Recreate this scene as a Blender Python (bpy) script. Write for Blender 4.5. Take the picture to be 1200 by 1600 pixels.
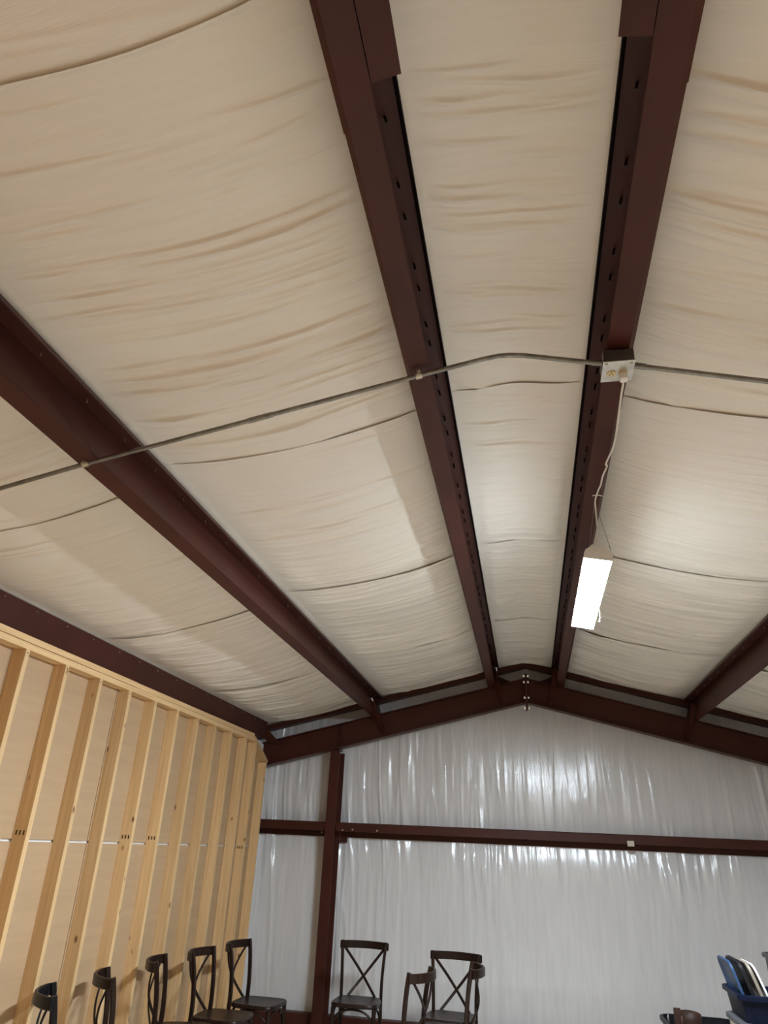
import bpy, math, random
import numpy as np
from mathutils import Vector, Matrix

for o in list(bpy.data.objects):
    bpy.data.objects.remove(o, do_unlink=True)
scene = bpy.context.scene
col = scene.collection

# ------------------------------------------------------------------ camera
H = 1.69                                     # eye height above the floor
cam_data = bpy.data.cameras.new('camera')
cam = bpy.data.objects.new('camera', cam_data)
col.objects.link(cam)
cam_data.sensor_fit = 'VERTICAL'
cam_data.sensor_height = 36.0
cam_data.lens = 1105.0 / 1600.0 * 36.0
cam_data.clip_start = 0.02
# rows: world X (right), Y (towards the far wall), Z (up) in camera axes (right, down, forward)
RW = ((0.98204571, -0.03951755, -0.18445757),
      (0.18349059, 0.42707634, 0.88540217),
      (0.04378854, -0.90335163, 0.42665958))
m = Matrix.Identity(4)
for i in range(3):
    m[i][0] = RW[i][0]
    m[i][1] = -RW[i][1]
    m[i][2] = -RW[i][2]
m.translation = Vector((0, 0, H))
cam.matrix_world = m
scene.camera = cam

# ------------------------------------------------------------------ world, exposure
world = bpy.data.worlds.new('world')
scene.world = world
world.use_nodes = True
world.node_tree.nodes['Background'].inputs[0].default_value = (0.75, 0.85, 1.0, 1)
world.node_tree.nodes['Background'].inputs[1].default_value = 0.05
vs = scene.view_settings
vs.view_transform = 'Standard'
vs.look = 'None'
vs.gamma = 1.0
vs.use_curve_mapping = False
vs.exposure = 0.6
LED_STRENGTH = 300.0
WARM_FILL_STRENGTH = 130.0
scene.cycles.diffuse_bounces = 8
scene.cycles.max_bounces = 12

rnd = random.Random(7)


# ------------------------------------------------------------------ helpers
class MB:
    """Collects geometry, then links it as one mesh object."""

    def __init__(self):
        self.v = []
        self.f = []

    def add(self, verts, faces):
        n = len(self.v)
        self.v += [tuple(p) for p in verts]
        self.f += [tuple(i + n for i in f) for f in faces]
        return self

    def box(self, x0, x1, y0, y1, z0, z1):
        v = [(x0, y0, z0), (x1, y0, z0), (x1, y1, z0), (x0, y1, z0),
             (x0, y0, z1), (x1, y0, z1), (x1, y1, z1), (x0, y1, z1)]
        f = [(0, 3, 2, 1), (4, 5, 6, 7), (0, 1, 5, 4), (1, 2, 6, 5), (2, 3, 7, 6), (3, 0, 4, 7)]
        return self.add(v, f)

    def bar(self, a, b, w, h, up=(0, 0, 1)):
        """rectangular bar from a to b, w across, h along 'up'"""
        a, b, up = Vector(a), Vector(b), Vector(up)
        d = (b - a).normalized()
        s = d.cross(up).normalized()
        u = s.cross(d).normalized()
        v = []
        for p in (a, b):
            for i, j in ((-1, -1), (1, -1), (1, 1), (-1, 1)):
                v.append(p + s * (w / 2 * i) + u * (h / 2 * j))
        f = [(3, 2, 1, 0), (4, 5, 6, 7), (0, 1, 5, 4), (1, 2, 6, 5), (2, 3, 7, 6), (3, 0, 4, 7)]
        return self.add(v, f)

    def sweep(self, path, prof, up=(0, 0, 1), closed_prof=True, scales=None, caps=True, flip=False):
        """sweep profile (list of (side, up)) along a path"""
        path = [Vector(p) for p in path]
        up = Vector(up)
        n = len(prof)
        v = []
        for i, p in enumerate(path):
            if i == 0:
                d = path[1] - path[0]
            elif i == len(path) - 1:
                d = path[-1] - path[-2]
            else:
                d = (path[i + 1] - p).normalized() + (p - path[i - 1]).normalized()
            d.normalize()
            s = d.cross(up)
            if s.length < 1e-5:
                s = d.cross(Vector((1, 0, 0)))
            s.normalize()
            u = s.cross(d).normalized()
            k = scales[i] if scales else 1.0
            for a, b in prof:
                v.append(p + s * (a * k) + u * (b * k))
        f = []
        for i in range(len(path) - 1):
            for j in range(n if closed_prof else n - 1):
                j2 = (j + 1) % n
                q = (i * n + j, i * n + j2, (i + 1) * n + j2, (i + 1) * n + j)
                f.append(q[::-1] if flip else q)
        if caps and closed_prof:
            f.append(tuple(range(n - 1, -1, -1)))
            f.append(tuple((len(path) - 1) * n + j for j in range(n)))
        return self.add(v, f)

    def tube(self, path, r, seg=10, up=(0, 0, 1), scales=None):
        prof = [(r * math.cos(2 * math.pi * k / seg), r * math.sin(2 * math.pi * k / seg)) for k in range(seg)]
        return self.sweep(path, prof, up, scales=scales)

    def cyl(self, a, b, r, seg=12):
        d = Vector(b) - Vector(a)
        up = (0, 0, 1) if abs(d.normalized().z) < 0.9 else (1, 0, 0)
        return self.tube([a, b], r, seg, up)

    def prism(self, outline, y0, y1, axis='Y'):
        """closed 2-D outline extruded along an axis; outline in the other two axes"""
        n = len(outline)
        v = []
        for y in (y0, y1):
            for a, b in outline:
                v.append({'Y': (a, y, b), 'X': (y, a, b), 'Z': (a, b, y)}[axis])
        f = [tuple(range(n)), tuple(range(2 * n - 1, n - 1, -1))]
        for j in range(n):
            j2 = (j + 1) % n
            f.append((j, j + n, j2 + n, j2))
        return self.add(v, f)

    def mesh(self, name, smooth=False, bevel=0):
        me = bpy.data.meshes.new(name)
        me.from_pydata(self.v, [], self.f)
        me.update()
        import bmesh
        bm = bmesh.new()
        bm.from_mesh(me)
        bmesh.ops.recalc_face_normals(bm, faces=bm.faces)
        if bevel:
            es = [e for e in bm.edges if len(e.link_faces) == 2 and e.calc_face_angle(0) > 0.6]
            bmesh.ops.bevel(bm, geom=es, offset=bevel, segments=2, profile=0.6, affect='EDGES', clamp_overlap=True)
        bm.to_mesh(me)
        bm.free()
        if smooth:
            for p in me.polygons:
                p.use_smooth = True
        return me

    def build(self, name, mat, parent=None, smooth=False, bevel=0, angle=None):
        me = self.mesh(name, smooth, bevel)
        if angle is not None:
            for p in me.polygons:
                p.use_smooth = True
            me.set_sharp_from_angle(angle=math.radians(angle))
        return link(name, me, mat, parent)


def link(name, me, mat, parent=None):
    o = bpy.data.objects.new(name, me)
    col.objects.link(o)
    if mat is not None and not me.materials:
        me.materials.append(mat)
    if parent is not None:
        o.parent = parent
    return o


def empty(name, loc=(0, 0, 0), rz=0.0):
    o = bpy.data.objects.new(name, None)
    col.objects.link(o)
    o.location = loc
    o.rotation_euler = (0, 0, rz)
    o.empty_display_size = 0.1
    return o


def tag(o, label=None, cat=None, group=None, kind=None):
    for k, val in (('label', label), ('category', cat), ('group', group), ('kind', kind)):
        if val:
            o[k] = val
    return o


def copy_tree(o, parent=None):
    c = o.copy()
    col.objects.link(c)
    c.parent = parent
    for ch in list(o.children):
        copy_tree(ch, c)
    return c


def thick(points, t):
    """open polyline -> closed outline of thickness t (centred)"""
    pts = [Vector((p[0], p[1])) for p in points]
    L, Rr = [], []
    for i, p in enumerate(pts):
        if i == 0:
            d = (pts[1] - p).normalized()
            n = Vector((-d.y, d.x))
            k = 1
        elif i == len(pts) - 1:
            d = (p - pts[i - 1]).normalized()
            n = Vector((-d.y, d.x))
            k = 1
        else:
            d1 = (p - pts[i - 1]).normalized()
            d2 = (pts[i + 1] - p).normalized()
            n1 = Vector((-d1.y, d1.x))
            n2 = Vector((-d2.y, d2.x))
            n = (n1 + n2).normalized()
            k = 1 / max(0.3, n.dot(n1))
        L.append(p + n * (t / 2 * k))
        Rr.append(p - n * (t / 2 * k))
    return [tuple(q) for q in L] + [tuple(q) for q in reversed(Rr)]


def shape_outline(mb, pts, t, y0, y1, axis='Y'):
    """extrude a thin folded-sheet profile, built as quads per segment so it stays convex"""
    out = thick(pts, t)
    n = len(pts)
    v = []
    for y in (y0, y1):
        for a, b in out:
            v.append({'Y': (a, y, b), 'X': (y, a, b)}[axis])
    N = 2 * n
    f = []
    for j in range(N):
        j2 = (j + 1) % N
        f.append((j, j2, j2 + N, j + N))
    for i in range(n - 1):
        f.append((i, i + 1, N - 2 - i, N - 1 - i))
        f.append((i + N, N - 1 - i + N, N - 2 - i + N, i + 1 + N))
    return mb.add(v, f)


# value noise on numpy arrays
def _hash(ix, iy, seed):
    h = (ix.astype(np.int64) * 374761393 + iy.astype(np.int64) * 668265263 + seed * 974711) & 0xffffffff
    h = ((h ^ (h >> 13)) * 1274126177) & 0xffffffff
    return ((h ^ (h >> 16)) & 0xffff) / 65535.0


def vnoise(x, y, seed=0):
    ix, iy = np.floor(x), np.floor(y)
    fx, fy = x - ix, y - iy
    fx = fx * fx * fx * (fx * (fx * 6 - 15) + 10)
    fy = fy * fy * fy * (fy * (fy * 6 - 15) + 10)
    a = _hash(ix, iy, seed)
    b = _hash(ix + 1, iy, seed)
    c = _hash(ix, iy + 1, seed)
    d = _hash(ix + 1, iy + 1, seed)
    return (a * (1 - fx) + b * fx) * (1 - fy) + (c * (1 - fx) + d * fx) * fy * 1.0


def grid_mesh(name, P, smooth=True):
    """P: array (n, m, 3) of points -> mesh"""
    n, mm, _ = P.shape
    idx = np.arange(n * mm).reshape(n, mm)
    q = np.stack([idx[:-1, :-1], idx[1:, :-1], idx[1:, 1:], idx[:-1, 1:]], -1).reshape(-1, 4)
    me = bpy.data.meshes.new(name)
    me.from_pydata(P.reshape(-1, 3).tolist(), [], q.tolist())
    me.update()
    if smooth:
        me.polygons.foreach_set('use_smooth', [True] * len(me.polygons))
    return me


# ------------------------------------------------------------------ materials
MATS = {}


def new_mat(name):
    mt = bpy.data.materials.new(name)
    mt.use_nodes = True
    nt = mt.node_tree
    b = nt.nodes['Principled BSDF']
    MATS[name] = mt
    return mt, nt, b


def N(nt, t, **kw):
    n = nt.nodes.new(t)
    for k, v in kw.items():
        setattr(n, k, v)
    return n


def coords(nt, scale=(1, 1, 1), jitter=False):
    tc = N(nt, 'ShaderNodeTexCoord')
    mp = N(nt, 'ShaderNodeMapping')
    mp.inputs['Scale'].default_value = scale
    nt.links.new(tc.outputs['Object'], mp.inputs['Vector'])
    if jitter:
        oi = N(nt, 'ShaderNodeObjectInfo')
        mu = N(nt, 'ShaderNodeVectorMath', operation='SCALE')
        mu.inputs[0].default_value = (37.1, 19.7, 53.3)
        nt.links.new(oi.outputs['Random'], mu.inputs['Scale'])
        nt.links.new(mu.outputs[0], mp.inputs['Location'])
    return mp


def ramp(nt, stops):
    r = N(nt, 'ShaderNodeValToRGB')
    e = r.color_ramp.elements
    while len(e) < len(stops):
        e.new(0.5)
    for k, (p, c) in enumerate(stops):
        e[k].position = p
        e[k].color = (*c, 1)
    return r


def noise_mat(name, c0, c1, scale=(1, 1, 1), nscale=6.0, detail=6.0, rough=0.5, metal=0.0, bump=0.0,
              bscale=None, bdist=0.01, spec=0.5, jitter=False, coat=0.0, lo=0.3, hi=0.7):
    mt, nt, b = new_mat(name)
    mp = coords(nt, scale, jitter)
    nz = N(nt, 'ShaderNodeTexNoise')
    nz.inputs['Scale'].default_value = nscale
    nz.inputs['Detail'].default_value = detail
    nt.links.new(mp.outputs[0], nz.inputs['Vector'])
    r = ramp(nt, [(lo, c0), (hi, c1)])
    nt.links.new(nz.outputs['Fac'], r.inputs[0])
    nt.links.new(r.outputs[0], b.inputs['Base Color'])
    b.inputs['Roughness'].default_value = rough
    b.inputs['Metallic'].default_value = metal
    b.inputs['Specular IOR Level'].default_value = spec
    b.inputs['Coat Weight'].default_value = coat
    if bump:
        n2 = N(nt, 'ShaderNodeTexNoise')
        n2.inputs['Scale'].default_value = bscale or nscale * 4
        n2.inputs['Detail'].default_value = 3
        nt.links.new(mp.outputs[0], n2.inputs['Vector'])
        bp = N(nt, 'ShaderNodeBump')
        bp.inputs['Strength'].default_value = bump
        bp.inputs['Distance'].default_value = bdist
        nt.links.new(n2.outputs['Fac'], bp.inputs['Height'])
        nt.links.new(bp.outputs[0], b.inputs['Normal'])
    return mt


# white vinyl insulation facing
noise_mat('vinyl_roof', (0.735, 0.685, 0.61), (0.765, 0.715, 0.64), scale=(1.0, 16, 1), nscale=3.0, rough=0.36,
          bump=0.22, bscale=14, bdist=0.003)
noise_mat('vinyl_wall', (0.62, 0.62, 0.63), (0.68, 0.68, 0.69), scale=(14, 1, 1.5), nscale=2.0, rough=0.17,
          bump=0.35, bscale=9, bdist=0.003)
noise_mat('red_steel', (0.050, 0.0135, 0.0088), (0.064, 0.0175, 0.0112), nscale=3.0, rough=0.45, bump=0.05, bscale=60, spec=0.2)
noise_mat('shaded_lip', (0.008, 0.007, 0.009), (0.011, 0.009, 0.012), nscale=3.0, rough=0.5, spec=0.3)  # near-black lip colour stands for the shaded gap between flange and insulation
noise_mat('dark_bolt', (0.02, 0.017, 0.015), (0.035, 0.03, 0.027), nscale=20, rough=0.45, metal=0.6)
noise_mat('bolt_metal', (0.55, 0.5, 0.42), (0.65, 0.6, 0.5), nscale=20, rough=0.3, metal=0.9)
noise_mat('galvanised', (0.16, 0.155, 0.14), (0.26, 0.25, 0.23), nscale=25, rough=0.4, metal=0.85)
noise_mat('box_metal', (0.55, 0.53, 0.49), (0.72, 0.70, 0.66), nscale=30, rough=0.38, metal=0.75)
noise_mat('shaded_box_side', (0.06, 0.05, 0.047), (0.09, 0.08, 0.075), nscale=25, rough=0.45, metal=0.5)  # galvanised box body, the shade on its side put into the colour
noise_mat('concrete', (0.52, 0.46, 0.38), (0.60, 0.53, 0.44), nscale=2.5, rough=0.55, bump=0.1, bscale=40)
noise_mat('kraft_paper', (0.42, 0.285, 0.165), (0.475, 0.325, 0.19), scale=(1, 0.6, 9), nscale=2.5, rough=0.5, lo=0.25, hi=0.75)
noise_mat('gypsum_white', (0.75, 0.74, 0.72), (0.82, 0.81, 0.79), nscale=10, rough=0.7)
noise_mat('ivory_plastic', (0.62, 0.5, 0.26), (0.66, 0.54, 0.29), nscale=10, rough=0.35)
noise_mat('white_plastic', (0.72, 0.71, 0.68), (0.78, 0.77, 0.75), nscale=10, rough=0.4)
noise_mat('cord_white', (0.66, 0.63, 0.57), (0.72, 0.69, 0.63), nscale=10, rough=0.5)
noise_mat('black_hole', (0.012, 0.011, 0.01), (0.016, 0.015, 0.014), nscale=10, rough=0.8)
noise_mat('paper_tag', (0.55, 0.5, 0.42), (0.62, 0.57, 0.49), nscale=10, rough=0.8)
noise_mat('black_plastic', (0.009, 0.009, 0.011), (0.014, 0.014, 0.017), nscale=8, rough=0.42, spec=0.14)
noise_mat('navy_plastic', (0.004, 0.006, 0.017), (0.006, 0.009, 0.022), nscale=8, rough=0.4, spec=0.07)
noise_mat('blue_plastic', (0.022, 0.052, 0.12), (0.028, 0.064, 0.145), nscale=8, rough=0.4, spec=0.25)
noise_mat('grey_plastic', (0.055, 0.055, 0.062), (0.08, 0.08, 0.088), nscale=8, rough=0.45, spec=0.25)
noise_mat('tan_plastic', (0.20, 0.17, 0.135), (0.26, 0.225, 0.18), nscale=8, rough=0.45)
noise_mat('leather_brown', (0.032, 0.014, 0.010), (0.055, 0.024, 0.017), nscale=14, rough=0.5, bump=0.25, spec=0.3)
noise_mat('print_red', (0.45, 0.03, 0.05), (0.5, 0.04, 0.06), nscale=8, rough=0.4)
noise_mat('chair_wood', (0.010, 0.0046, 0.003), (0.022, 0.0095, 0.006), scale=(6, 6, 1), nscale=5, rough=0.34, spec=0.22,
          bump=0.12, bscale=30, jitter=True)
noise_mat('chair_black', (0.004, 0.004, 0.005), (0.007, 0.007, 0.009), scale=(6, 6, 1), nscale=5, rough=0.38, spec=0.22)


def pine(name, cA, cB, cK):
    mt, nt, b = new_mat(name)
    mp = coords(nt, (1, 1, 1), True)
    st = N(nt, 'ShaderNodeMapping')
    st.inputs['Scale'].default_value = (22, 22, 0.7)
    nt.links.new(mp.outputs[0], st.inputs['Vector'])
    nz = N(nt, 'ShaderNodeTexNoise')
    nz.inputs['Scale'].default_value = 2.2
    nz.inputs['Detail'].default_value = 5
    nz.inputs['Distortion'].default_value = 0.6
    nt.links.new(st.outputs[0], nz.inputs['Vector'])
    r = ramp(nt, [(0.3, cA), (0.7, cB)])
    nt.links.new(nz.outputs['Fac'], r.inputs[0])
    # per-board tint
    oi = N(nt, 'ShaderNodeObjectInfo')
    hs = N(nt, 'ShaderNodeHueSaturation')
    mr = N(nt, 'ShaderNodeMapRange')
    mr.inputs['To Min'].default_value = 0.86
    mr.inputs['To Max'].default_value = 1.1
    nt.links.new(oi.outputs['Random'], mr.inputs['Value'])
    nt.links.new(mr.outputs[0], hs.inputs['Value'])
    nt.links.new(r.outputs[0], hs.inputs['Color'])
    # knots
    kn = N(nt, 'ShaderNodeMapping')
    kn.inputs['Scale'].default_value = (8, 8, 4.2)
    nt.links.new(mp.outputs[0], kn.inputs['Vector'])
    vo = N(nt, 'ShaderNodeTexVoronoi')
    vo.inputs['Scale'].default_value = 1.0
    nt.links.new(kn.outputs[0], vo.inputs['Vector'])
    kr = ramp(nt, [(0.0, (1, 1, 1)), (0.05, (1, 1, 1)), (0.12, (0, 0, 0))])
    nt.links.new(vo.outputs['Distance'], kr.inputs[0])
    mx = N(nt, 'ShaderNodeMix', data_type='RGBA')
    nt.links.new(kr.outputs[0], mx.inputs['Factor'])
    nt.links.new(hs.outputs[0], mx.inputs[6])
    mx.inputs[7].default_value = (*cK, 1)
    nt.links.new(mx.outputs[2], b.inputs['Base Color'])
    b.inputs['Roughness'].default_value = 0.6
    return mt


pine('pine', (0.60, 0.385, 0.18), (0.75, 0.515, 0.27), (0.16, 0.07, 0.027))


def emit_mat(name, color, strength):
    mt, nt, b = new_mat(name)
    b.inputs['Base Color'].default_value = (0.9, 0.9, 0.9, 1)
    b.inputs['Emission Color'].default_value = (*color, 1)
    b.inputs['Emission Strength'].default_value = strength
    return mt


emit_mat('led_lens', (0.80, 0.91, 1.0), LED_STRENGTH)
emit_mat('warm_fill', (1.0, 0.74, 0.45), WARM_FILL_STRENGTH)  # lens of the added fill lamp behind the camera
M = MATS

# ------------------------------------------------------------------ layout constants
XR, ZR, SL = 0.025, 1.985 + H, 0.25            # ridge position, underside of roof at the ridge, 3:12 slope
YW = 8.38                                      # far wall facing
YB = -5.0                                      # wall behind the camera
XL, XRW = -3.12, 3.15
XS = -2.889                                    # front plane of the stud wall


def roof_z(x):
    return ZR - SL * abs(x - XR)


# ------------------------------------------------------------------ floor and plain walls
fl = MB().box(XL, XRW, YB, YW + 0.1, -0.12, 0).build('floor', M['concrete'])
tag(fl, 'grey concrete floor of the hall', None, kind='structure')
wr = MB().prism([(YB - .1, 0), (YW + .1, 0), (YW + .1, roof_z(XRW) + .1), (YB - .1, roof_z(XRW) + .1)], XRW, XRW + .1, 'X').build('wall_right', M['vinyl_wall'])
tag(wr, kind='structure')
wb = MB().prism([(XL - .1, 0), (XRW + .1, 0), (XRW + .1, roof_z(XRW) + .1), (XR, ZR + .12), (XL - .1, roof_z(XL) + .1)], YB - .1, YB).build('wall_back', M['vinyl_wall'])
tag(wb, kind='structure')


# far wall: white facing with vertical folds, over a backing panel
def far_wall():
    nx, nz = 800, 120
    x = np.linspace(XL, XRW, nx)
    t = np.linspace(0, 1, nz)
    X, T = np.meshgrid(x, t, indexing='ij')
    top = ZR + 0.05 - SL * np.abs(X - XR)
    Z = T * top
    zg = H + 0.12                                # girt height
    lean = 0.10 * (vnoise(X / 0.9, Z / 1.2, 5) - .5)
    xx = X + lean + 0.03 * (Z - zg)
    # closeness to the girt and the rafter where the sheet is pinned
    dg = np.clip(np.abs(Z - zg) / 0.9, 0, 1)
    pin = 0.45 + 0.9 * (1 - dg) ** 1.5
    mask = 0.25 + 1.5 * np.clip(vnoise(xx / 0.50, Z / 1.3, 11) - 0.22, 0, 1)
    w = (vnoise(xx / 0.050, Z / 0.6, 1) - .5) * 0.019
    w += (1 - np.abs(2 * vnoise(xx / 0.095, Z / 0.9, 2) - 1)) ** 3 * 0.012
    w += (vnoise(xx / 0.027, Z / 0.30, 3) - .5) * 0.007
    w += (1 - np.abs(2 * vnoise(xx / 0.19 + 4, Z / 1.8, 6) - 1)) ** 9 * 0.020
    big = (vnoise(xx / 0.42, Z / 1.6, 4) - .5) * 0.03
    # pinned at the girt, billowing into the room below it
    dn = np.clip(zg - 0.05 - Z, 0, None)
    bil = 0.062 * (1 - np.exp(-dn / 0.33)) * np.clip(Z / 0.5, 0, 1)
    D = w * mask * pin + big + bil
    # the sheet stays behind the girt and the column
    lim = 0.034 + 0.075 * np.clip((np.abs(Z - zg + 0.03) - 0.07) / 0.40, 0, 1)
    lim = np.minimum(lim, 0.055 + 0.05 * np.clip((np.abs(X + 2.115) - 0.08) / 0.06, 0, 1))
    lim = np.minimum(lim, 0.03 + 0.07 * np.clip((Z - 0.16) / 0.15, 0, 1))
    Y = YW - 0.005 - np.clip(D + 0.008, -0.015, lim)
    P = np.stack([X, Y, Z], -1)
    me = grid_mesh('wall_far', P)
    me.flip_normals()
    o = link('wall_far', me, M['vinyl_wall'])
    tag(o, 'white vinyl insulation facing of the far gable wall', None, kind='structure')
    bk = MB().prism([(XL - .1, 0), (XRW + .1, 0), (XRW + .1, roof_z(XRW) + .1), (XR, ZR + .14), (XL - .1, roof_z(XL) + .1)], YW + .05, YW + .12)
    bk.build('wall_sheeting', M['galvanised'], o)
    return o


far_wall()


# ------------------------------------------------------------------ ceiling: one insulation panel per bay and roll
PUR = {'eave': -2.95, 'mid_left': -1.70, 'ridge_left': -0.362, 'ridge_right': 0.400, 'mid_right': 1.76, 'eave_right': 3.02}
BAYS = [(XL, PUR['mid_left'], 0.055), (PUR['mid_left'], PUR['ridge_left'], 0.045), (PUR['ridge_left'], PUR['ridge_right'], 0.02),
        (PUR['ridge_right'], PUR['mid_right'], 0.045), (PUR['mid_right'], XRW, 0.045)]
ROLL = [YB, -4.60, -2.77, -0.94, 0.89, 2.72, 4.55, 6.38, 8.30, YW + 0.03]


def crease_density(y, bi):
    if y < 1.25:
        return 0.12
    if y < 1.45:
        return 0.5
    if y < 2.35:
        return 1.0
    if y < 3.2:
        return 0.30
    return 0.85


def creases(U, warp, ya, yb, bi):
    """sharp folds of the facing, most of them starting at a purlin and dying out across the bay"""
    r = random.Random(int(1000 * (ya + 20)) * 7 + bi)
    w = np.zeros_like(U)
    n = int((yb - ya) * 84)
    for _ in range(n):
        y = r.uniform(ya, yb)
        if r.random() > crease_density(y, bi):
            continue
        sgm = r.uniform(0.0045, 0.0095)
        A = r.uniform(0.0022, 0.0075) * (1.5 if r.random() < .12 else 1)
        k = r.random()
        if k < .35:
            u0, u1 = -0.2, r.uniform(.25, .8)
        elif k < .7:
            u0, u1 = r.uniform(.2, .75), 1.2
        elif k < .85:
            u0 = r.uniform(0, .6)
            u1 = u0 + r.uniform(.2, .45)
        else:
            u0, u1 = -.2, 1.2
        til = r.uniform(-.05, .05)
        cur = r.uniform(-.03, .03)
        dy = warp - y - til * (U - .5) - cur * np.sin(math.pi * U)
        fade = np.clip((U - u0) / .18, 0, 1) * np.clip((u1 - U) / .18, 0, 1)
        fade = fade * fade * (3 - 2 * fade)
        w += A * fade * (np.exp(-(dy / sgm) ** 2) + 0.25 * np.exp(-(dy / (3.2 * sgm)) ** 2))
    return w


def build_ceiling():
    deck = MB()
    outline = [(XL - .1, roof_z(XL - .1) + .10), (XR, ZR + .10), (XRW + .1, roof_z(XRW + .1) + .10),
               (XRW + .1, roof_z(XRW + .1) + .13), (XR, ZR + .13), (XL - .1, roof_z(XL - .1) + .13)]
    root = deck.prism(outline, YB - .1, YW + .12).build('ceiling', M['galvanised'])
    tag(root, 'pitched roof lined with white vinyl insulation', None, kind='structure')
    for bi, (xa, xb, sag) in enumerate(BAYS):
        for ri in range(len(ROLL) - 1):
            ya, yb = ROLL[ri], ROLL[ri + 1]
            inview = yb > 0
            nx = 56 if inview else 14
            ny = max(4, int((yb - ya) / (0.0042 if inview else 0.1)))
            u = np.linspace(0, 1, nx)
            v = np.linspace(0, 1, ny)
            U, V = np.meshgrid(u, v, indexing='ij')
            X = xa + (xb - xa) * U
            tilt = (0.11 if X.mean() < -0.2 else (0.0 if X.mean() < 0.3 else -0.10))
            tl = (1 - V) * (0.2 if abs(ya - .89) < .01 else 1.0) + V * (0.2 if abs(yb - .89) < .01 else 1.0)
            dY = tilt * tl * (U - .5) + 0.03 * np.sin(math.pi * U) * (1 if bi != 2 else 0.3)
            dY += 0.02 * (vnoise(U * 3 + bi * 7, V * 0 + ri * 3.3, 21) - .5)
            ends = (0 if ri == 0 else 1, 0 if ri == len(ROLL) - 2 else 1)
            Y = ya + (yb - ya) * V + dY * (ends[0] * (1 - V) + ends[1] * V)
            d = np.sqrt((X - XR) ** 2 + 0.006) - 0.012
            Z = ZR - SL * d
            # the facing lies on the top flange, then droops between the purlins
            wd = xb - xa
            fa = 0.115 if X.mean() < XR - .1 or bi == 2 else 0.02
            fb = 0.115 if X.mean() > XR + .1 or bi == 2 else 0.02
            fa, fb = (fa / wd if bi else 0.20 / wd), (fb / wd if bi < 4 else 0.16 / wd)
            Uc = np.clip((U - fa) / (1 - fa - fb), 0, 1)
            prof = np.sin(math.pi * Uc) ** 0.8
            breath = 0.75 + 0.5 * vnoise(Y / 0.9 + bi * 13, X * 0 + 0.5, 31)
            farfade = 1 - 0.75 * np.clip((Y - 7.5) / 0.7, 0, 1) ** 1.5
            Z = Z + 0.006 - sag * prof * breath * farfade
            # folds running from purlin to purlin
            warp = Y - 0.08 * (U - .5) - 0.05 * np.sin(math.pi * U) + 0.05 * (vnoise(X / 0.6, Y / 0.5, 41) - .5)
            edge = np.clip(np.sin(math.pi * Uc) * 2.2, 0, 1)
            mask = np.clip(vnoise(Y / 0.40 + bi * 5, X / 1.1, 51) - 0.36, 0, 1) * 2.0 + 0.10
            w = (vnoise(warp / 0.034, X / 0.35 + bi * 3, 62) - .5) * 0.0075 * mask
            w += (vnoise(warp / 0.15, X / 0.8 + bi * 3, 66) - .5) * 0.006
            if inview:
                w += creases(U, warp, ya, yb, bi)
            Z = Z - w * edge * (1.0 if bi != 2 else 0.85)
            # lapped edge of each roll: the near edge hangs a little lower, the far edge runs on above the next roll
            Z = Z - 0.009 * np.exp(-((V * (yb - ya)) / 0.014) ** 2) * ends[0] * edge
            Y = Y + 0.045 * np.clip((V - 0.96) / 0.04, 0, 1) * ends[1]
            Z = Z + 0.004 * np.clip((V - 0.97) / 0.03, 0, 1) * ends[1]
            P = np.stack([X, Y, Z], -1)
            me = grid_mesh('insulation_panel', P)
            me.flip_normals()
            link('insulation_panel', me, M['vinyl_roof'], root)


build_ceiling()

# ------------------------------------------------------------------ stud wall on the left


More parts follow.
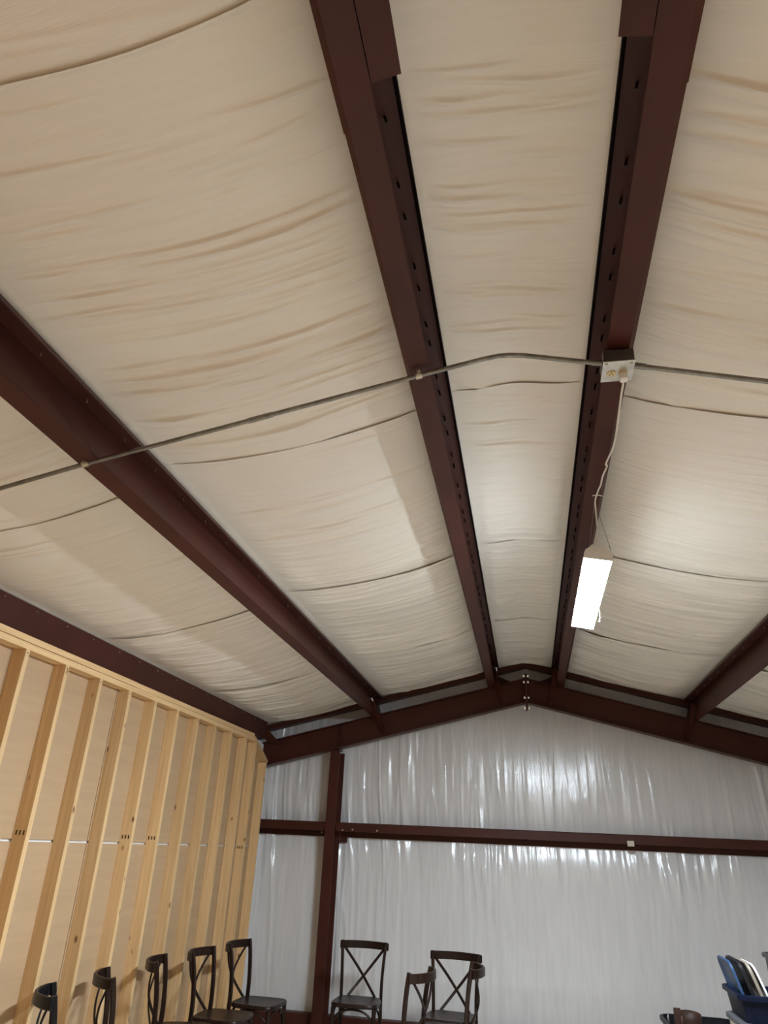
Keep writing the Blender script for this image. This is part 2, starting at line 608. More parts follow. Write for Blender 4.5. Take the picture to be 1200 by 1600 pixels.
def stud_wall():
    ys, ye = -1.2, 8.05                          # the framed wall runs this far
    ztop = H + 0.965
    root = MB().box(XS - 0.125, XS - 0.102, YB, YW, 0, 2.72).build('wall_left', M['gypsum_white'])
    tag(root, 'timber stud wall backed with brown paper-faced board', None, kind='structure')
    zj = 1.626
    for (a, b) in ((YB, -0.02), (0.0, 2.43), (2.44, 4.87), (4.88, 7.31), (7.32, 8.09)):
        MB().box(XS - 0.102, XS - 0.0895, a, b, 0.0, zj - 0.007).build('board_panel', M['kraft_paper'], root)
        top = ztop + .03
        if b > 8:
            MB().prism([(a, zj + .007), (b, zj + .007), (b, ztop - .17), (7.66, ztop + .0), (a, ztop + 0.0)], XS - .102, XS - .0895, 'X').build('board_panel', M['kraft_paper'], root)
        else:
            MB().box(XS - 0.102, XS - 0.0895, a, b, zj + 0.007, top).build('board_panel', M['kraft_paper'], root)
    sm = MB().box(-0.089, 0, -0.038, 0, 0.038, ztop).mesh('stud', bevel=0.002)
    edges = [3.711 + 0.4064 * k for k in range(-11, 10)] + [7.675]
    for e in edges:
        o = link('stud', sm, M['pine'], root)
        o.location = (XS, e, 0)
    # end stud, shorter, below the sloping plate
    MB().box(XS - .089, XS, ye - .038, ye, .038, H + .792).build('stud', M['pine'], root, bevel=.002)
    MB().box(XS - .089, XS, YB, ye, 0, .038).build('bottom_plate', M['pine'], root, bevel=.002)
    # plates are built along local z so the grain runs along them
    def plate(x0, x1, y0, y1, z0, z1):
        L = y1 - y0
        o = MB().box(x0, x1, z0, z1, 0, L).build('top_plate', M['pine'], root, bevel=.002)
        o.matrix_local = Matrix(((1, 0, 0, 0), (0, 0, 1, y0), (0, 1, 0, 0), (0, 0, 0, 1)))
        return o
    plate(XS - .089, XS, YB, 3.2, ztop, ztop + .038)
    plate(XS - .089, XS, 3.203, 7.66, ztop, ztop + .038)
    plate(XS - .095, XS - .006, YB, 5.0, ztop + .043, ztop + .081)
    plate(XS - .097, XS - .009, 5.003, 7.60, ztop + .042, ztop + .080)
    # sloping plate that drops to the end stud
    MB().bar((XS - .0445, 7.60, ztop + .037), (XS - .0445, 8.075, H + .792 + .010), .089, .038, (0, 0, 1)).build('top_plate', M['pine'], root, bevel=.002)
    # nail marks where a row of toothed plates held the studs
    mk = MB().box(0, .008, -.0012, 0, 0, .026).mesh('nail_mark')
    for e in (edges[12], edges[15], edges[16], 7.675):
        for dx in (-.072, -.048, -.024):
            o = link('nail_mark', mk, M['dark_bolt'], root)
            o.location = (XS + dx, e - .038, (1.655 if e < 7.6 else 1.60))
    # nail heads at the stud tops
    nm = MB().cyl((0, 0, 0), (.0015, 0, 0), .004, 8).mesh('nail')
    for e in edges:
        for dz in (.02, ):
            if e > 3 and e < 7.6:
                o = link('nail', nm, M['dark_bolt'], root)
                o.location = (XS, e - .02, ztop - dz)


stud_wall()

# ------------------------------------------------------------------ roof purlins


def purlin(name, xw, side, label, y0=YB, y1=YW - 0.02, lap=None, brace=None, clip=False, group=None):
    """Z purlin; its web stands at xw (top), side=-1 on the left slope, +1 on the right.
    The top flange points to the ridge, the bottom flange down the slope."""
    zt = roof_z(xw)
    ux, uz = math.cos(math.atan(SL)), math.sin(math.atan(SL))
    # local frame: s = towards ridge along the slope, n = down from the roof
    sx, sz = (-side * ux, uz)
    nx_, nz_ = (side * -uz, -ux)                  # points down and towards the ridge

    def pt(s, n):
        return (xw + sx * s + nx_ * n, zt + sz * s + nz_ * n)
    h, fl_ = 0.203, 0.076
    top = [pt(fl_, .002), pt(0, .002)]
    lip = [pt(fl_ + .008, .036), pt(fl_, .002)]
    web = [pt(0, .002), pt(0, h)]
    bot = [pt(0, h), pt(-fl_, h), pt(-fl_ - .013, h - .017)]
    root = empty(name, (xw, 0, 0))
    root.location = (0, 0, 0)
    tag(root, label, 'beam', group)
    shape_outline(MB(), top, .003, y0, y1).build('top_flange', M['red_steel'], root)
    shape_outline(MB(), lip, .003, y0, y1).build('flange_lip', M['shaded_lip' if lap else 'red_steel'], root)
    shape_outline(MB(), web, .003, y0, y1).build('web', M['red_steel'], root)
    shape_outline(MB(), bot, .003, y0, y1).build('bottom_flange', M['red_steel'], root)
    # roofing screws poking through the top flange
    sc = MB()
    y = 0.62
    k = 0
    while y < y1 - .3:
        a = pt(.034, .004)
        b = pt(.034, .034 if lap else .020)
        sc.cyl((a[0], y, a[1]), (b[0], y, b[1]), .0045 if lap else .003, 6)
        y += ((0.22, 0.13)[k % 2] if lap else .30) + rnd.uniform(-.02, .02)
        k += 1
    o = sc.build('roofing_screw', M['dark_bolt' if lap else 'bolt_metal'], root)  # ridge-pair screws: dark silhouette against the light put into the material
    o['kind'] = 'stuff'
    if lap:
        # the purlin of the next frame bay, lapped over this one
        shape_outline(MB(), [pt(.005, .012), pt(.005, h + .003), pt(.078, h + .003), pt(.080, h - .018)], .003, y0, lap).build('lap_channel', M['red_steel'], root)
        shape_outline(MB(), [pt(.0, h + .003), pt(-fl_ - .001, h + .003), pt(-fl_ - .016, h - .016)], .003, y0, lap + .12).build('lap_flange', M['red_steel'], root)
    if brace:
        a, b = Vector(brace[0]), Vector(brace[1])
        br = MB().bar(a, b, .045, .005, (side * -.5, -1, 0.4))
        d = (b - a).normalized()
        s_ = d.cross(Vector((side * -.5, -1, .4))).normalized()
        off = s_ * 0.021
        br.bar(a + off, b + off, .005, .045, (side * -.5, -1, .4))
        bo = br.build('flange_brace', M['red_steel'], root)
        hd = MB().cyl(a + Vector((0, -.006, 0)), a + Vector((0, -.02, 0)), .012, 8)
        hd.build('bolt', M['dark_bolt'], bo)
        hd = MB().cyl(b - d * .03 + Vector((.0, -.006, 0)), b - d * .03 + Vector((0, -.022, 0)), .012, 8)
        hd.build('bolt', M['dark_bolt'], bo)
        if len(brace) > 2:
            t0 = a + d * .03
            st = MB().bar(t0 - d * .022 + Vector((0, -.020, 0)), t0 + d * .022 + Vector((0, -.020, 0)), .030, .003, (0, -1, .3))
            st.build('sticker', M['white_plastic'], bo)
    if clip:
        y = 8.205
        p = pt(.004, h * .28)
        q = pt(.004, h)
        r_ = pt(clip, h)
        MB().prism([p, q, r_], y, y + .008).build('gusset_clip', M['red_steel'], root)
    return root


purlin('roof_purlin', PUR['mid_left'], -1, 'deep red-brown steel purlin crossing left of the ridge pair, above the stud wall bay',
       brace=((-1.665, 7.78, H + 1.475), (-1.575, 8.13, H + 1.165), 1))
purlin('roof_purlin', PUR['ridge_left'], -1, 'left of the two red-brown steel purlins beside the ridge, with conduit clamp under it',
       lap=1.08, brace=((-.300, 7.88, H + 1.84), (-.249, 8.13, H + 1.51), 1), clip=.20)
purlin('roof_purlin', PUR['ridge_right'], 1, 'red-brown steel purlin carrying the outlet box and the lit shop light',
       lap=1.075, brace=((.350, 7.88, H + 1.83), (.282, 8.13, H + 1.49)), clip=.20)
purlin('roof_purlin', PUR['mid_right'], 1, 'red-brown steel purlin entering at the right edge of the view',
       brace=((1.705, 7.82, H + 1.45), (1.655, 8.13, H + 1.14)))


def eave_strut(name, x, side, label):
    zt = roof_z(x) + .0
    s = side
    root = empty(name)
    tag(root, label, 'beam')
    pts = [(x + s * .085, zt - .043), (x + s * .085, zt - .023), (x, zt), (x, zt - .188), (x + s * .085, zt - .188), (x + s * .085, zt - .170)]
    shape_outline(MB(), pts, .003, YB, 8.095).build('channel', M['red_steel'], root)
    sc = MB()
    y = .5
    while y < 8:
        sc.cyl((x - s * .006, y, zt - .022), (x - s * .018, y, zt - .030), .003, 6)
        y += .33 + rnd.uniform(-.03, .03)
    o = sc.build('screw_tip', M['bolt_metal'], root)
    o['kind'] = 'stuff'
    return root


e = eave_strut('eave_strut', PUR['eave'], -1, 'red-brown steel eave strut running above the timber stud wall')
zt = roof_z(PUR['eave'])
MB().prism([(PUR['eave'] + .003, zt - .06), (PUR['eave'] + .003, zt - .205), (PUR['eave'] + .20, zt - .252)], 8.084, 8.092).build('gusset_clip', M['red_steel'], e)
eave_strut('eave_strut', PUR['eave_right'], 1, 'red-brown steel eave strut along the right wall, outside the view')

# ------------------------------------------------------------------ rafter frame at the far wall
YF = 8.10                                        # front edge of the rafter flanges
ZB0, ZT0 = H + 1.505, H + 1.772                   # underside and top of the rafter at the ridge


def rafter(side, label):
    root = empty('steel_rafter')
    tag(root, label, 'beam')
    x0 = XR + side * .004
    x1 = XL + .02 if side < 0 else XRW - .02

    def zz(base, x):
        return base - SL * abs(x - XR)

    def slab(b0, b1, y0, y1, name, p=root):
        o = MB().prism([(x0, zz(b0, x0)), (x1, zz(b0, x1)), (x1, zz(b1, x1)), (x0, zz(b1, x0))], y0, y1)
        return o.build(name, M['red_steel'], p)
    slab(ZB0, ZB0 + .011, YF, YF + .13, 'bottom_flange')
    slab(ZT0 - .011, ZT0, YF, YF + .13, 'top_flange')
    slab(ZB0 + .011, ZT0 - .011, YF + .062, YF + .070, 'web')
    # end plate at the ridge splice
    xa, xb = sorted((XR + side * .001, XR + side * .013))
    ep = MB().box(xa, xb, YF - .004, YF + .134, ZB0 - .075, ZT0 + .045).build('end_plate', M['red_steel'], root)
    for z in (ZB0 - .048, ZB0 + .055, ZT0 - .040, ZT0 + .028):
        for y in (YF + .022, YF + .108):
            a = Vector((XR + side * .013, y, z))
            MB().cyl(a, a + Vector((side * .018, 0, 0)), .016, 6).build('bolt', M['bolt_metal'], ep)
    return root


RLF = rafter(-1, 'dark red steel rafter sloping down to the left across the far gable')
rafter(1, 'dark red steel rafter sloping down to the right across the far gable')
XC = -2.115
MB().box(XC + .035, XC + .043, YF + .004, YF + .062, H + .985, H + 1.225).build('stiffener', M['red_steel'], RLF)

# rake channels where roof and gable meet
for side, lb in ((-1, 'dark rake channel under the roof along the left gable slope'), (1, 'dark rake channel under the roof along the right gable slope')):
    x1 = XL + .03 if side < 0 else XRW - .03
    o = MB()
    zr = lambda b, x: b - SL * abs(x - XR)
    B0, B1 = ZR - .062, ZR - .004
    o.prism([(XR, zr(B0, XR)), (x1, zr(B0, x1)), (x1, zr(B1, x1)), (XR, zr(B1, XR))], 8.215, 8.22)
    o.prism([(XR, zr(B0, XR)), (x1, zr(B0, x1)), (x1, zr(B0 + .005, x1)), (XR, zr(B0 + .005, XR))], 8.22, 8.33)
    tag(o.build('rake_channel', M['red_steel']), lb, 'beam')

# gable column
c = empty('gable_column', (XC, 0, 0))
tag(c, 'red-brown steel column standing against the far gable wall', 'column')
zc = ZB0 - SL * abs(XC - XR)
def colpart(name, x0, x1, y0, y1, z0, z1, mat='red_steel'):
    return MB().box(x0, x1, y0, y1, z0, z1).build(name, M[mat], c)
colpart('front_flange', -.055, .055, YF + .005, YF + .014, .012, zc - .02)
colpart('back_flange', -.055, .062, YF + .205, YF + .214, .012, zc - .03)
colpart('web', -.004, .004, YF + .014, YF + .205, .012, zc - .03)
colpart('base_plate', -.09, .09, YF - .02, YF + .235, 0, .012)
colpart('cap_plate', -.06, .06, YF + .005, YF + .12, zc - .022, zc - .014)
colpart('girt_clip', .064, .145, YF + .225, YF + .231, H + .015, H + .125)

# girts: web flat, inner flange up, outer flange down
def girt(x0, x1, label):
    root = empty('wall_girt')
    tag(root, label, 'beam')
    yf, zw = 8.135, H + .128
    shape_outline(MB(), [(yf, zw), (yf, zw + .075), (yf + .012, zw + .083)], .003, x0, x1, 'X').build('inner_flange', M['red_steel'], root)
    MB().box(x0, x1, yf, yf + .205, zw - .003, zw).build('web', M['red_steel'], root)
    MB().box(x0, x1, yf + .202, yf + .205, zw - .060, zw).build('outer_flange', M['red_steel'], root)
    return root


g1 = girt(XL + .02, XC - .058, 'short red-brown steel girt on the far wall left of the column')
g2 = girt(XC + .060, XRW - .02, 'long red-brown steel girt crossing the far wall right of the column')
for x, z in ((-1.98, .125), (-1.87, .135), (-1.60, .133)):
    MB().cyl((x, 8.130, H + z + .01), (x, 8.122, H + z + .01), .009, 8).build('bolt', M['bolt_metal'], g2)
MB().cyl((-2.25, 8.28, H + .115), (-2.25, 8.27, H + .105), .009, 8).build('bolt', M['bolt_metal'], g1)
tg = MB().bar((.955, 8.128, H + .128), (1.02, 8.128, H + .130), .004, .05, (0, 0, 1)).build('paper_tag', M['paper_tag'])
tag(tg, 'small tan paper tag stuck on the long wall girt', 'tag')

# base channel
b = MB()
b.box(XL + .02, XRW - .02, 8.24, 8.246, .0, .145)
b.box(XL + .02, XRW - .02, 8.246, 8.34, .139, .145)
tag(b.build('base_channel', M['red_steel']), 'red-brown steel base channel along the foot of the far wall', 'beam')

# ------------------------------------------------------------------ conduit with outlet box
YC = 2.225
CP = [(-2.78, 2.23, H + 1.03), (-2.06, YC, H + 1.250), (-1.703, YC, H + 1.342), (-1.0, YC, H + 1.503), (-.352, YC, H + 1.652), (-.10, YC, H + 1.708), (-.045, YC, H + 1.716), (-.004, YC, H + 1.716), (.05, YC, H + 1.709), (.310, YC, H + 1.648)]
CR = [(.452, YC, H + 1.622), (.874, YC + .01, H + 1.523), (1.70, YC + .01, H + 1.325), (2.7, YC + .01, H + 1.07)]
cd = empty('conduit')
tag(cd, 'thin grey metal conduit spanning the roof below the purlins, left of the outlet box', 'pipe')
MB().tube(CP, .0092, 12).build('pipe', M['galvanised'], cd, angle=50)
MB().cyl((-1.03, YC, H + 1.496), (-.93, YC, H + 1.519), .0112, 12).build('coupling', M['galvanised'], cd, angle=50)
MB().cyl((.296, YC, H + 1.6513), (.345, YC, H + 1.643), .0118, 10).build('connector', M['galvanised'], cd, angle=50)
for (x, z) in ((-.352, 1.652), (-1.703, 1.342)):
    k = MB()
    k.cyl((x - .012, YC, H + z - .003), (x + .012, YC, H + z + .003), .0135, 10)
    k.box(x - .006, x + .006, YC - .028, YC + .004, H + z + .004, H + z + .016)
    k.cyl((x, YC - .022, H + z - .012), (x, YC - .022, H + z + .016), .005, 8)
    k.build('clamp', M['bolt_metal'], cd)
cd2 = empty('conduit')
tag(cd2, 'thin grey metal conduit running right from the outlet box', 'pipe')
MB().tube(CR, .0092, 12).build('pipe', M['galvanised'], cd2, angle=50)
MB().cyl((.438, YC, H + 1.626), (.482, YC, H + 1.615), .0118, 10).build('connector', M['galvanised'], cd2, angle=50)

bx = empty('outlet_box')
tag(bx, 'galvanised electrical outlet box under the purlin where the conduits meet', 'outlet')
zb = H + 1.612
MB().box(.330, .438, 2.178, 2.295, zb + .004, H + 1.668).build('box_body', M['shaded_box_side'], bx, bevel=.003)
MB().box(.328, .440, 2.176, 2.299, zb, zb + .004).build('cover_plate', M['box_metal'], bx, bevel=.0015)
for x in (.362, .404):
    r = MB().cyl((x, 2.245, zb), (x, 2.245, zb - .004), .0165, 20).build('receptacle', M['ivory_plastic'], bx, angle=40)
    for dx, dy, w, l in ((-.006, .004, .0025, .008), (.006, .004, .0025, .008), (0, -.008, .005, .005)):
        MB().box(x + dx - w / 2, x + dx + w / 2, 2.245 + dy - l / 2, 2.245 + dy + l / 2, zb - .0046, zb - .0038).build('slot', M['black_hole'], r)
for x, y in ((.340, 2.188), (.428, 2.192)):
    MB().cyl((x, y, zb), (x, y, zb - .004), .006, 10).build('screw', M['bolt_metal'], bx)

# ------------------------------------------------------------------ shop light


def shop_light(name, lens_mat, apex=.0):
    """1.22 m LED wraparound; origin at the centre of its underside, runs along Y"""
    root = empty(name)
    hw, L = .068, .61
    body = [(-hw, .006), (-hw + .006, .040), (-.030, .062), (.030, .062), (hw - .006, .040), (hw, .006)]
    MB().prism(body, -L + .012, L - .012).build('housing', M['white_plastic'], root)
    lens = [(-hw, .006), (-hw + .001, .002), (-hw + .006, .0), (hw - .006, .0), (hw - .001, .002), (hw, .006)]
    MB().prism(lens, -L + .016, L - .016).build('lens', lens_mat, root)
    for s in (-1, 1):
        a = [(-hw - .002, -.002), (hw + .002, -.002), (hw + .002, .022), (hw - .004, .043), (.031, .065), (-.031, .065), (-hw + .004, .043), (-hw - .002, .022)]
        MB().prism(a, s * L - .012 * (s > 0) - .0, s * L + .012 * (s < 0)).build('end_cap', M['white_plastic'], root)
    for s in (-1, 1):
        w = MB()
        for dx in (-.05, .05):
            p0 = (dx, s * .60, .062)
            p1 = (dx * .93, s * .60, .082)
            hk = [(dx, s * .60, .045), (dx + .006, s * .60, .055), (dx + .004, s * .60, .068), (dx * .95, s * .60, .074), (dx * .93, s * .60, .085)]
            w.tube(hk, .0022, 6)
            w.tube([(dx * .93, s * .60, .083), (apex, s * .585, .328)], .0013, 6)
        w.build('hanger_wire', M['galvanised'], root)
    return root


sl = shop_light('shop_light', M['led_lens'], -.046)
sl.location = (.387, 4.01, H + 1.335)
sl.rotation_euler = (0, math.radians(10), 0)
tag(sl, 'lit white LED shop light hanging below the purlin', 'lamp')
pc = MB().tube([(.070, .22, .02), (.078, .22, -.005), (.082, .225, -.05)], .0013, 6)
pc.cyl((.082, .225, -.05), (.082, .225, -.062), .004, 8)
pc.build('pull_chain', M['cord_white'], sl)

# power cord from the box to the light (in room coordinates)
cpth = [(.404, 2.245, H + 1.598), (.404, 2.275, H + 1.580), (.404, 2.33, H + 1.576), (.412, 2.50, H + 1.585), (.421, 2.68, H + 1.600), (.419, 2.80, H + 1.606),
        (.405, 2.93, H + 1.610), (.413, 2.96, H + 1.613), (.404, 3.07, H + 1.620), (.405, 3.17, H + 1.628), (.399, 3.25, H + 1.635),
        (.395, 3.37, H + 1.640), (.398, 3.41, H + 1.60), (.398, 3.42, H + 1.50), (.385, 3.41, H + 1.43), (.350, 3.42, H + 1.402), (.345, 3.43, H + 1.385)]
cord = empty('power_cord')
tag(cord, 'white power cord from the outlet box down to the shop light', 'cord')


def smooth_path(p, n=5):
    pts = [Vector(q) for q in p]
    out = []
    for i in range(len(pts) - 1):
        p0 = pts[max(0, i - 1)]
        p1, p2 = pts[i], pts[i + 1]
        p3 = pts[min(len(pts) - 1, i + 2)]
        for k in range(n):
            t = k / n
            out.append(0.5 * ((2 * p1) + (p2 - p0) * t + (2 * p0 - 5 * p1 + 4 * p2 - p3) * t * t + (3 * p1 - p0 - 3 * p2 + p3) * t ** 3))
    out.append(pts[-1])
    return out


MB().tube(smooth_path(cpth), .0042, 8).build('cable', M['cord_white'], cord, smooth=True)
MB().box(.391, .417, 2.232, 2.262, H + 1.578, H + 1.6072).build('plug', M['white_plastic'], cord, bevel=.004)
tw = MB().tube([(.375, 3.30, H + 1.634), (.40, 3.30, H + 1.638), (.425, 3.305, H + 1.632)], .0028, 6)
tw.build('cable_tie', M['cord_white'], cord)

# added fill lamp, unseen behind the camera, to warm the near ceiling
for (x, y, lb, wm) in ((.387, -1.6, 'added warm fill lamp, shaped like a shop light, behind the viewer near the ridge', 'warm_fill'),):
    o = shop_light('shop_light', M[wm])
    o.location = (x, y, H + 1.335)
    tag(o, lb, 'lamp')

# ------------------------------------------------------------------ cross-back chairs


def oval_prof(a, b, n=10):
    return [(a * math.cos(2 * math.pi * k / n), b * math.sin(2 * math.pi * k / n)) for k in range(n)]


def rect_prof(a, b, r=.3):
    q = min(a, b) * r
    return [(-a + q, -b), (a - q, -b), (a, -b + q), (a, b - q), (a - q, b), (-a + q, b), (-a, b - q), (-a, -b + q)]


def make_chair():
    """faces -Y, origin on the floor below the seat centre"""
    root = empty('crossback_chair')
    w = M['chair_wood']
    ZT, ZS = .878, .457
    # seat: rounded trapezoid with a soft edge
    def outline(k, n=40):
        pts = []
        for i in range(n):
            t = 2 * math.pi * i / n
            c_, s_ = math.cos(t), math.sin(t)
            ex = .42
            px = abs(c_) ** ex * (1 if c_ > 0 else -1)
            py = abs(s_) ** ex * (1 if s_ > 0 else -1)
            wd = .212 - .018 * (py + 1) / 2
            pts.append((px * wd * k, py * .203 * k - .01))
        return pts
    v = []
    rings = [(.93, ZS - .034), (1.0, ZS - .026), (1.0, ZS - .010), (.965, ZS), (.80, ZS - .003), (.40, ZS - .008)]
    n = 40
    for k, z in rings:
        v += [(x, y, z) for x, y in outline(k)]
    f = []
    for r in range(len(rings) - 1):
        for j in range(n):
            j2 = (j + 1) % n
            f.append((r * n + j, r * n + j2, (r + 1) * n + j2, (r + 1) * n + j))
    f.append(tuple(range(n - 1, -1, -1)))
    f.append(tuple((len(rings) - 1) * n + j for j in range(n)))
    MB().add(v, f).build('seat', w, root, angle=50)
    rail_bow = .075
    for s in (-1, 1):
        # back post and rear leg in one curve
        path = smooth_path([(s * .192, .235, 0), (s * .186, .195, .22), (s * .183, .178, .44), (s * .186, .180, .60), (s * .196, .198, .76), (s * .208, .222, ZT)], 4)
        MB().sweep(path, rect_prof(.0125, .0165, .5), (0, 1, 0)).build('back_post', w, root, angle=40)
        path = [(s * .178, -.172, .425), (s * .180, -.175, .36), (s * .184, -.182, .20), (s * .188, -.190, 0)]
        MB().tube(path, .0175, 10, (0, 1, 0), scales=[1.0, 1.05, .95, .72]).build('front_leg', w, root, angle=50)
    # bowed top rail
    pts = []
    for k in range(17):
        t = -1 + 2 * k / 16
        pts.append((t * .222, .222 + .014 + rail_bow * (1 - t * t) - .012 * (abs(t) > .99), ZT - .034))
    MB().sweep(pts, rect_prof(.0105, .031, .6), (0, 0, 1)).build('top_rail', w, root, angle=40)
    # crossed bentwood braces
    for s in (-1, 1):
        p = [(s * (.198 - .323 * t), .238 + (.192 - .238) * t + .050 * math.sin(math.pi * t) + s * .005 * math.sin(math.pi * t), ZT - .040 + (.452 - ZT + .040) * t) for t in [k / 16 for k in range(17)]]
        MB().sweep(p, rect_prof(.0115, .0055, .5), (0, 1, 0.15)).build('cross_brace', w, root, angle=40)
    # bentwood arches under the seat
    def arch(a, b, drop, inset):
        a, b = Vector(a), Vector(b)
        P = []
        for k in range(15):
            t = k / 14
            th = math.pi * t
            q = a.lerp(b, .5 - .5 * math.cos(th) * 1.0)
            zz = .425 - .012 - (1 - math.sin(th) ** .55) * drop
            P.append((q.x, q.y, zz))
        MB().tube(P, .0095, 8).build('arch_brace', w, root, smooth=True)
    arch((-.172, -.178, 0), (.172, -.178, 0), .17, 0)
    arch((-.180, -.165, 0), (-.184, .172, 0), .17, 0)
    arch((.180, -.165, 0), (.184, .172, 0), .17, 0)
    arch((-.176, .176, 0), (.176, .176, 0), .17, 0)
    return root


def facing(fx, fy):
    # local -Y must point to (fx, fy)
    return math.atan2(fx, -fy)


CH = []


def chair_at(near, far, f, label, mat=None):
    """near, far: tops of the two back posts; f: facing direction"""
    L = math.hypot(*f)
    f = (f[0] / L, f[1] / L)
    cx, cy = (near[0] + far[0]) / 2, (near[1] + far[1]) / 2
    if not CH:
        o = make_chair()
    else:
        o = copy_tree(CH[0])
    CH.append(o)
    o.location = (cx + f[0] * .222, cy + f[1] * .222, 0)
    o.rotation_euler = (0, 0, facing(*f))
    tag(o, label, 'chair', 'dark cross-back chairs')
    return o


K = 1.008
def k2(p):
    return (p[0] * K, p[1] * K)


chair_at(k2((-2.597, 6.012)), k2((-2.595, 6.452)), (1, 0.0), 'dark brown cross-back chair beside the stud wall, second from the far corner')
chair_at(k2((-2.535, 6.635)), k2((-2.510, 7.06)), (1, -.06), 'dark brown cross-back chair nearest the far left corner')
chair_at(k2((-2.610, 5.445)), k2((-2.742, 5.860)), (.947, .30), 'dark brown cross-back chair by the stud wall, third from the far corner')
chair_at(k2((-2.555, 4.775)), k2((-2.785, 5.110)), (.82, .565), 'dark brown cross-back chair by the stud wall with its curved back turned to us')
blk = chair_at((-2.562, 4.18), (-2.795, 4.525), (.83, .56), 'black cross-back chair seen edge-on at the lower left')
chair_at(k2((-1.760, 7.46)), k2((-1.328, 7.475)), (.03, -1), 'dark brown cross-back chair facing us right of the gable column')
chair_at(k2((-.870, 5.866)), k2((-.778, 6.25)), (-.97, .25), 'nearest dark brown chair of the middle cluster, seen from its side')
chair_at(k2((-.870, 7.20)), k2((-.470, 7.13)), (-.12, -1), 'tallest-standing dark brown cross-back chair at the back of the middle cluster')
chair_at((-.468, 6.33), (-.497, 6.75), (-1, -.065), 'dark brown chair of the middle cluster with rounded back rail poking out right')
for ch in blk.children:
    me = ch.data.copy()
    me.materials.clear()
    me.materials.append(M['chair_black'])
    ch.data = me

# ------------------------------------------------------------------ tubs and totes at the right


def rrect(w, d, r, n=5):
    pts = []
    for cx, cy, a0 in ((w / 2 - r, d / 2 - r, 0), (-w / 2 + r, d / 2 - r, 90), (-w / 2 + r, -d / 2 + r, 180), (w / 2 - r, -d / 2 + r, 270)):
        for k in range(n + 1):
            a = math.radians(a0 + 90 * k / n)
            pts.append((cx + r * math.cos(a), cy + r * math.sin(a)))
    return pts


def loft(mb, rings, cap0=True, cap1=True):
    n = len(rings[0])
    v = [p for r in rings for p in r]
    f = []
    for i in range(len(rings) - 1):
        for j in range(n):
            j2 = (j + 1) % n
            f.append((i * n + j, i * n + j2, (i + 1) * n + j2, (i + 1) * n + j))
    if cap0:
        f.append(tuple(range(n - 1, -1, -1)))
    if cap1:
        f.append(tuple((len(rings) - 1) * n + j for j in range(n)))
    return mb.add(v, f)


def open_tub(root, w, d, h, mat, taper=.90, r=.05, rim=.018, t=.006):
    def ring(k, z, inset=0):
        return [(x, y, z) for x, y in rrect(w * k - 2 * inset, d * k - 2 * inset, max(.01, r - inset))]
    loft(MB(), [ring(taper, 0), ring(1, h), ring(1, h, t), ring(taper, t, t)]).build('tub_wall', mat, root, angle=40)
    loft(MB(), [ring(1, h - .020, -rim), ring(1, h + .002, -rim), ring(1, h + .006, -rim + .006), ring(1, h + .006, t), ring(1, h - .002, t), ring(1, h - .004, -.001), ring(1, h - .020, -rim + .004)], False, False).build('rim', mat, root, angle=40)


def tote(name, w, d, h, body, lid, label):
    root = empty(name)
    def ring(k, z, inset=0):
        return [(x, y, z) for x, y in rrect(w * k - 2 * inset, d * k - 2 * inset, .05)]
    loft(MB(), [ring(.90, 0), ring(.985, h - .03), ring(1.0, h - .028), ring(1.0, h - .022)]).build('body', M[body], root, angle=40)
    loft(MB(), [ring(1.03, h - .030), ring(1.035, h - .022), ring(1.03, h - .006), ring(.97, h), ring(.94, h), ring(.93, h - .006)]).build('lid', M[lid], root, angle=40)
    tag(root, label, 'storage tote')
    return root


TX, TY = 1.165 + .27, 5.43
t1 = tote('storage_tote', .56, .44, .40, 'grey_plastic', 'grey_plastic', 'grey storage tote at the bottom of the stack on the right')
t1.location = (TX + .005, TY, 0)
t2 = tote('storage_tote', .55, .42, .460, 'white_plastic', 'grey_plastic', 'white storage tote with grey lid under the dark tub of lids')
t2.location = (TX, TY, .40)
pr = MB().cyl((-.2715, -.10, .398), (-.2745, -.10, .398), .030, 20).build('printed_mark', M['print_red'], t2)
tub = empty('bus_tub', (TX, TY, .858))
open_tub(tub, .53, .42, .135, M['navy_plastic'], r=.03, taper=.92)
tag(tub, 'dark navy plastic tub holding upright lids at the right edge', 'tub')


def plate_lid(name, w, h, t, mat, base, lean, yaw, label, r=.06):
    """rounded plate standing on edge; lies in local YZ, leans to -X"""
    root_m = MB()
    ol = rrect(w, h, r, 6)
    rings = []
    for x, k in ((-t / 2, .985), (-t / 2 + .003, 1.0), (t / 2 - .003, 1.0), (t / 2, .985)):
        rings.append([(x, a * k, b * k + h / 2) for a, b in ol])
    # shallow recess on both faces gives the lid its raised border
    rec = [[(-t / 2 + .004, a * .86, b * .86 + h / 2) for a, b in ol], [(-t / 2, a * .90, b * .90 + h / 2) for a, b in ol]]
    loft(root_m, rec + rings)
    o = root_m.build(name, mat, None, angle=40)
    o.location = base
    o.rotation_euler = (0, -lean, yaw)
    tag(o, label, 'lid')
    return o


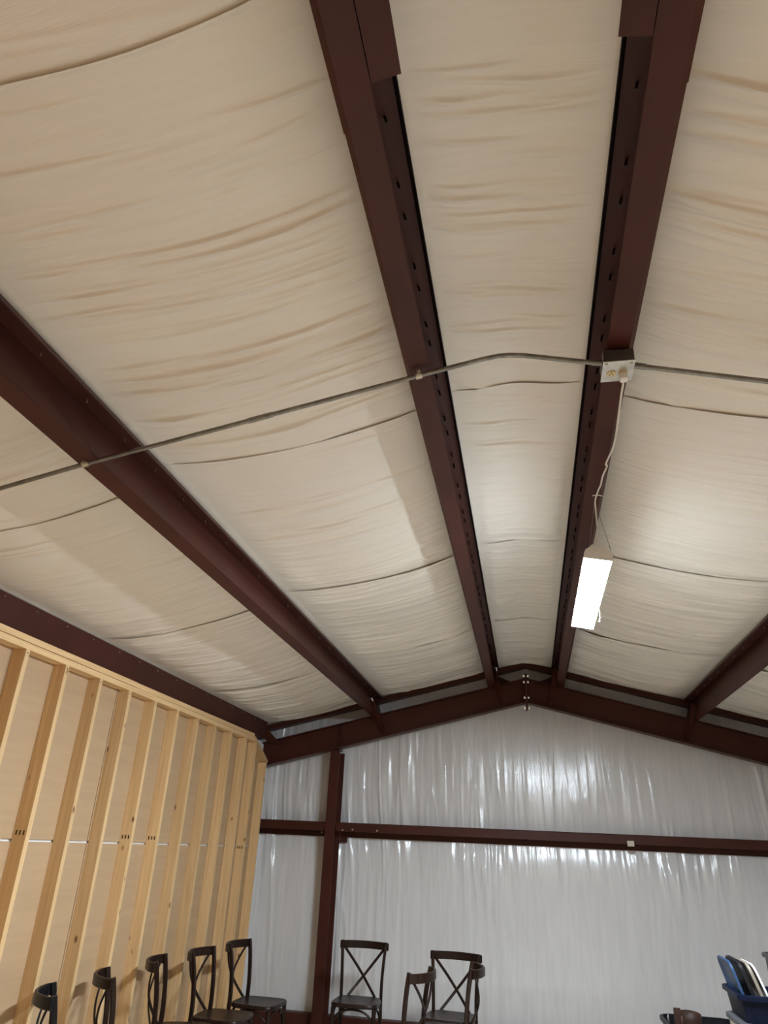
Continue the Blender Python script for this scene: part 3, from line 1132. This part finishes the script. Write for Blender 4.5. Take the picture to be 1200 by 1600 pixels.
zl = .867
plate_lid('tub_lid', .34, 0.305, .016, M['blue_plastic'], (TX - .205, TY, zl), math.radians(17), 0, 'blue plastic lid standing leftmost in the dark tub')
plate_lid('tub_lid', .34, 0.310, .022, M['black_plastic'], (TX - .145, TY + .01, zl), math.radians(18), 0, 'black plastic lid standing just right of the blue lid')
plate_lid('tub_lid', .34, 0.305, .018, M['tan_plastic'], (TX - .095, TY + .012, zl), math.radians(19), 0, 'tan plastic lid standing right of the black lid')
plate_lid('tub_lid', .34, 0.300, .012, M['white_plastic'], (TX - .060, TY + .012, zl), math.radians(20), 0, 'white plastic lid standing rightmost of the lids in the dark tub')
# grey container just entering the frame behind the tub
gt = empty('plastic_bin', (1.865, 6.35, 0))
open_tub(gt, .42, .40, 1.10, M['grey_plastic'], taper=.80, r=.07)
tag(gt, 'tall grey plastic bin cut off by the right edge of the view', 'bin')

# black basket with a leather piece
bk = empty('storage_basket', (1.20, 6.70, 0))
open_tub(bk, .52, .46, .605, M['black_plastic'], taper=.80, r=.09)
MB().tube(smooth_path([(-.235, -.02, .60), (-.24, -.02, .63), (-.235, .005, .638), (-.23, .03, .63), (-.235, .03, .60)], 4), .005, 8).build('handle', M['box_metal'], bk, smooth=True)
tag(bk, 'black plastic basket standing low in front of the far wall at right', 'basket')
lp = empty('leather_holster', (1.10, 6.62, .05))
P = []
nu, nv = 28, 10
arr = np.zeros((nu, nv, 3))
for i in range(nu):
    a = math.radians(-20 + 250 * i / (nu - 1))
    for j in range(nv):
        z = .62 * j / (nv - 1)
        rr = .045 + .030 * (j / (nv - 1))
        top = .012 * math.sin(a * 1.0) * j / (nv - 1)
        arr[i, j] = (rr * 1.15 * math.cos(a), rr * math.sin(a), z + top)
me = grid_mesh('curled_leather', arr)
o = link('curled_leather', me, M['leather_brown'], lp)
sd = o.modifiers.new('thickness', 'SOLIDIFY')
sd.thickness = .005
MB().bar((-.085, -.03, 0), (-.085, -.03, .655), .05, .006, (0, 1, 0)).build('strap', M['leather_brown'], lp, bevel=.002)
tag(lp, 'brown curled leather piece sticking out of the black basket', 'leather piece')
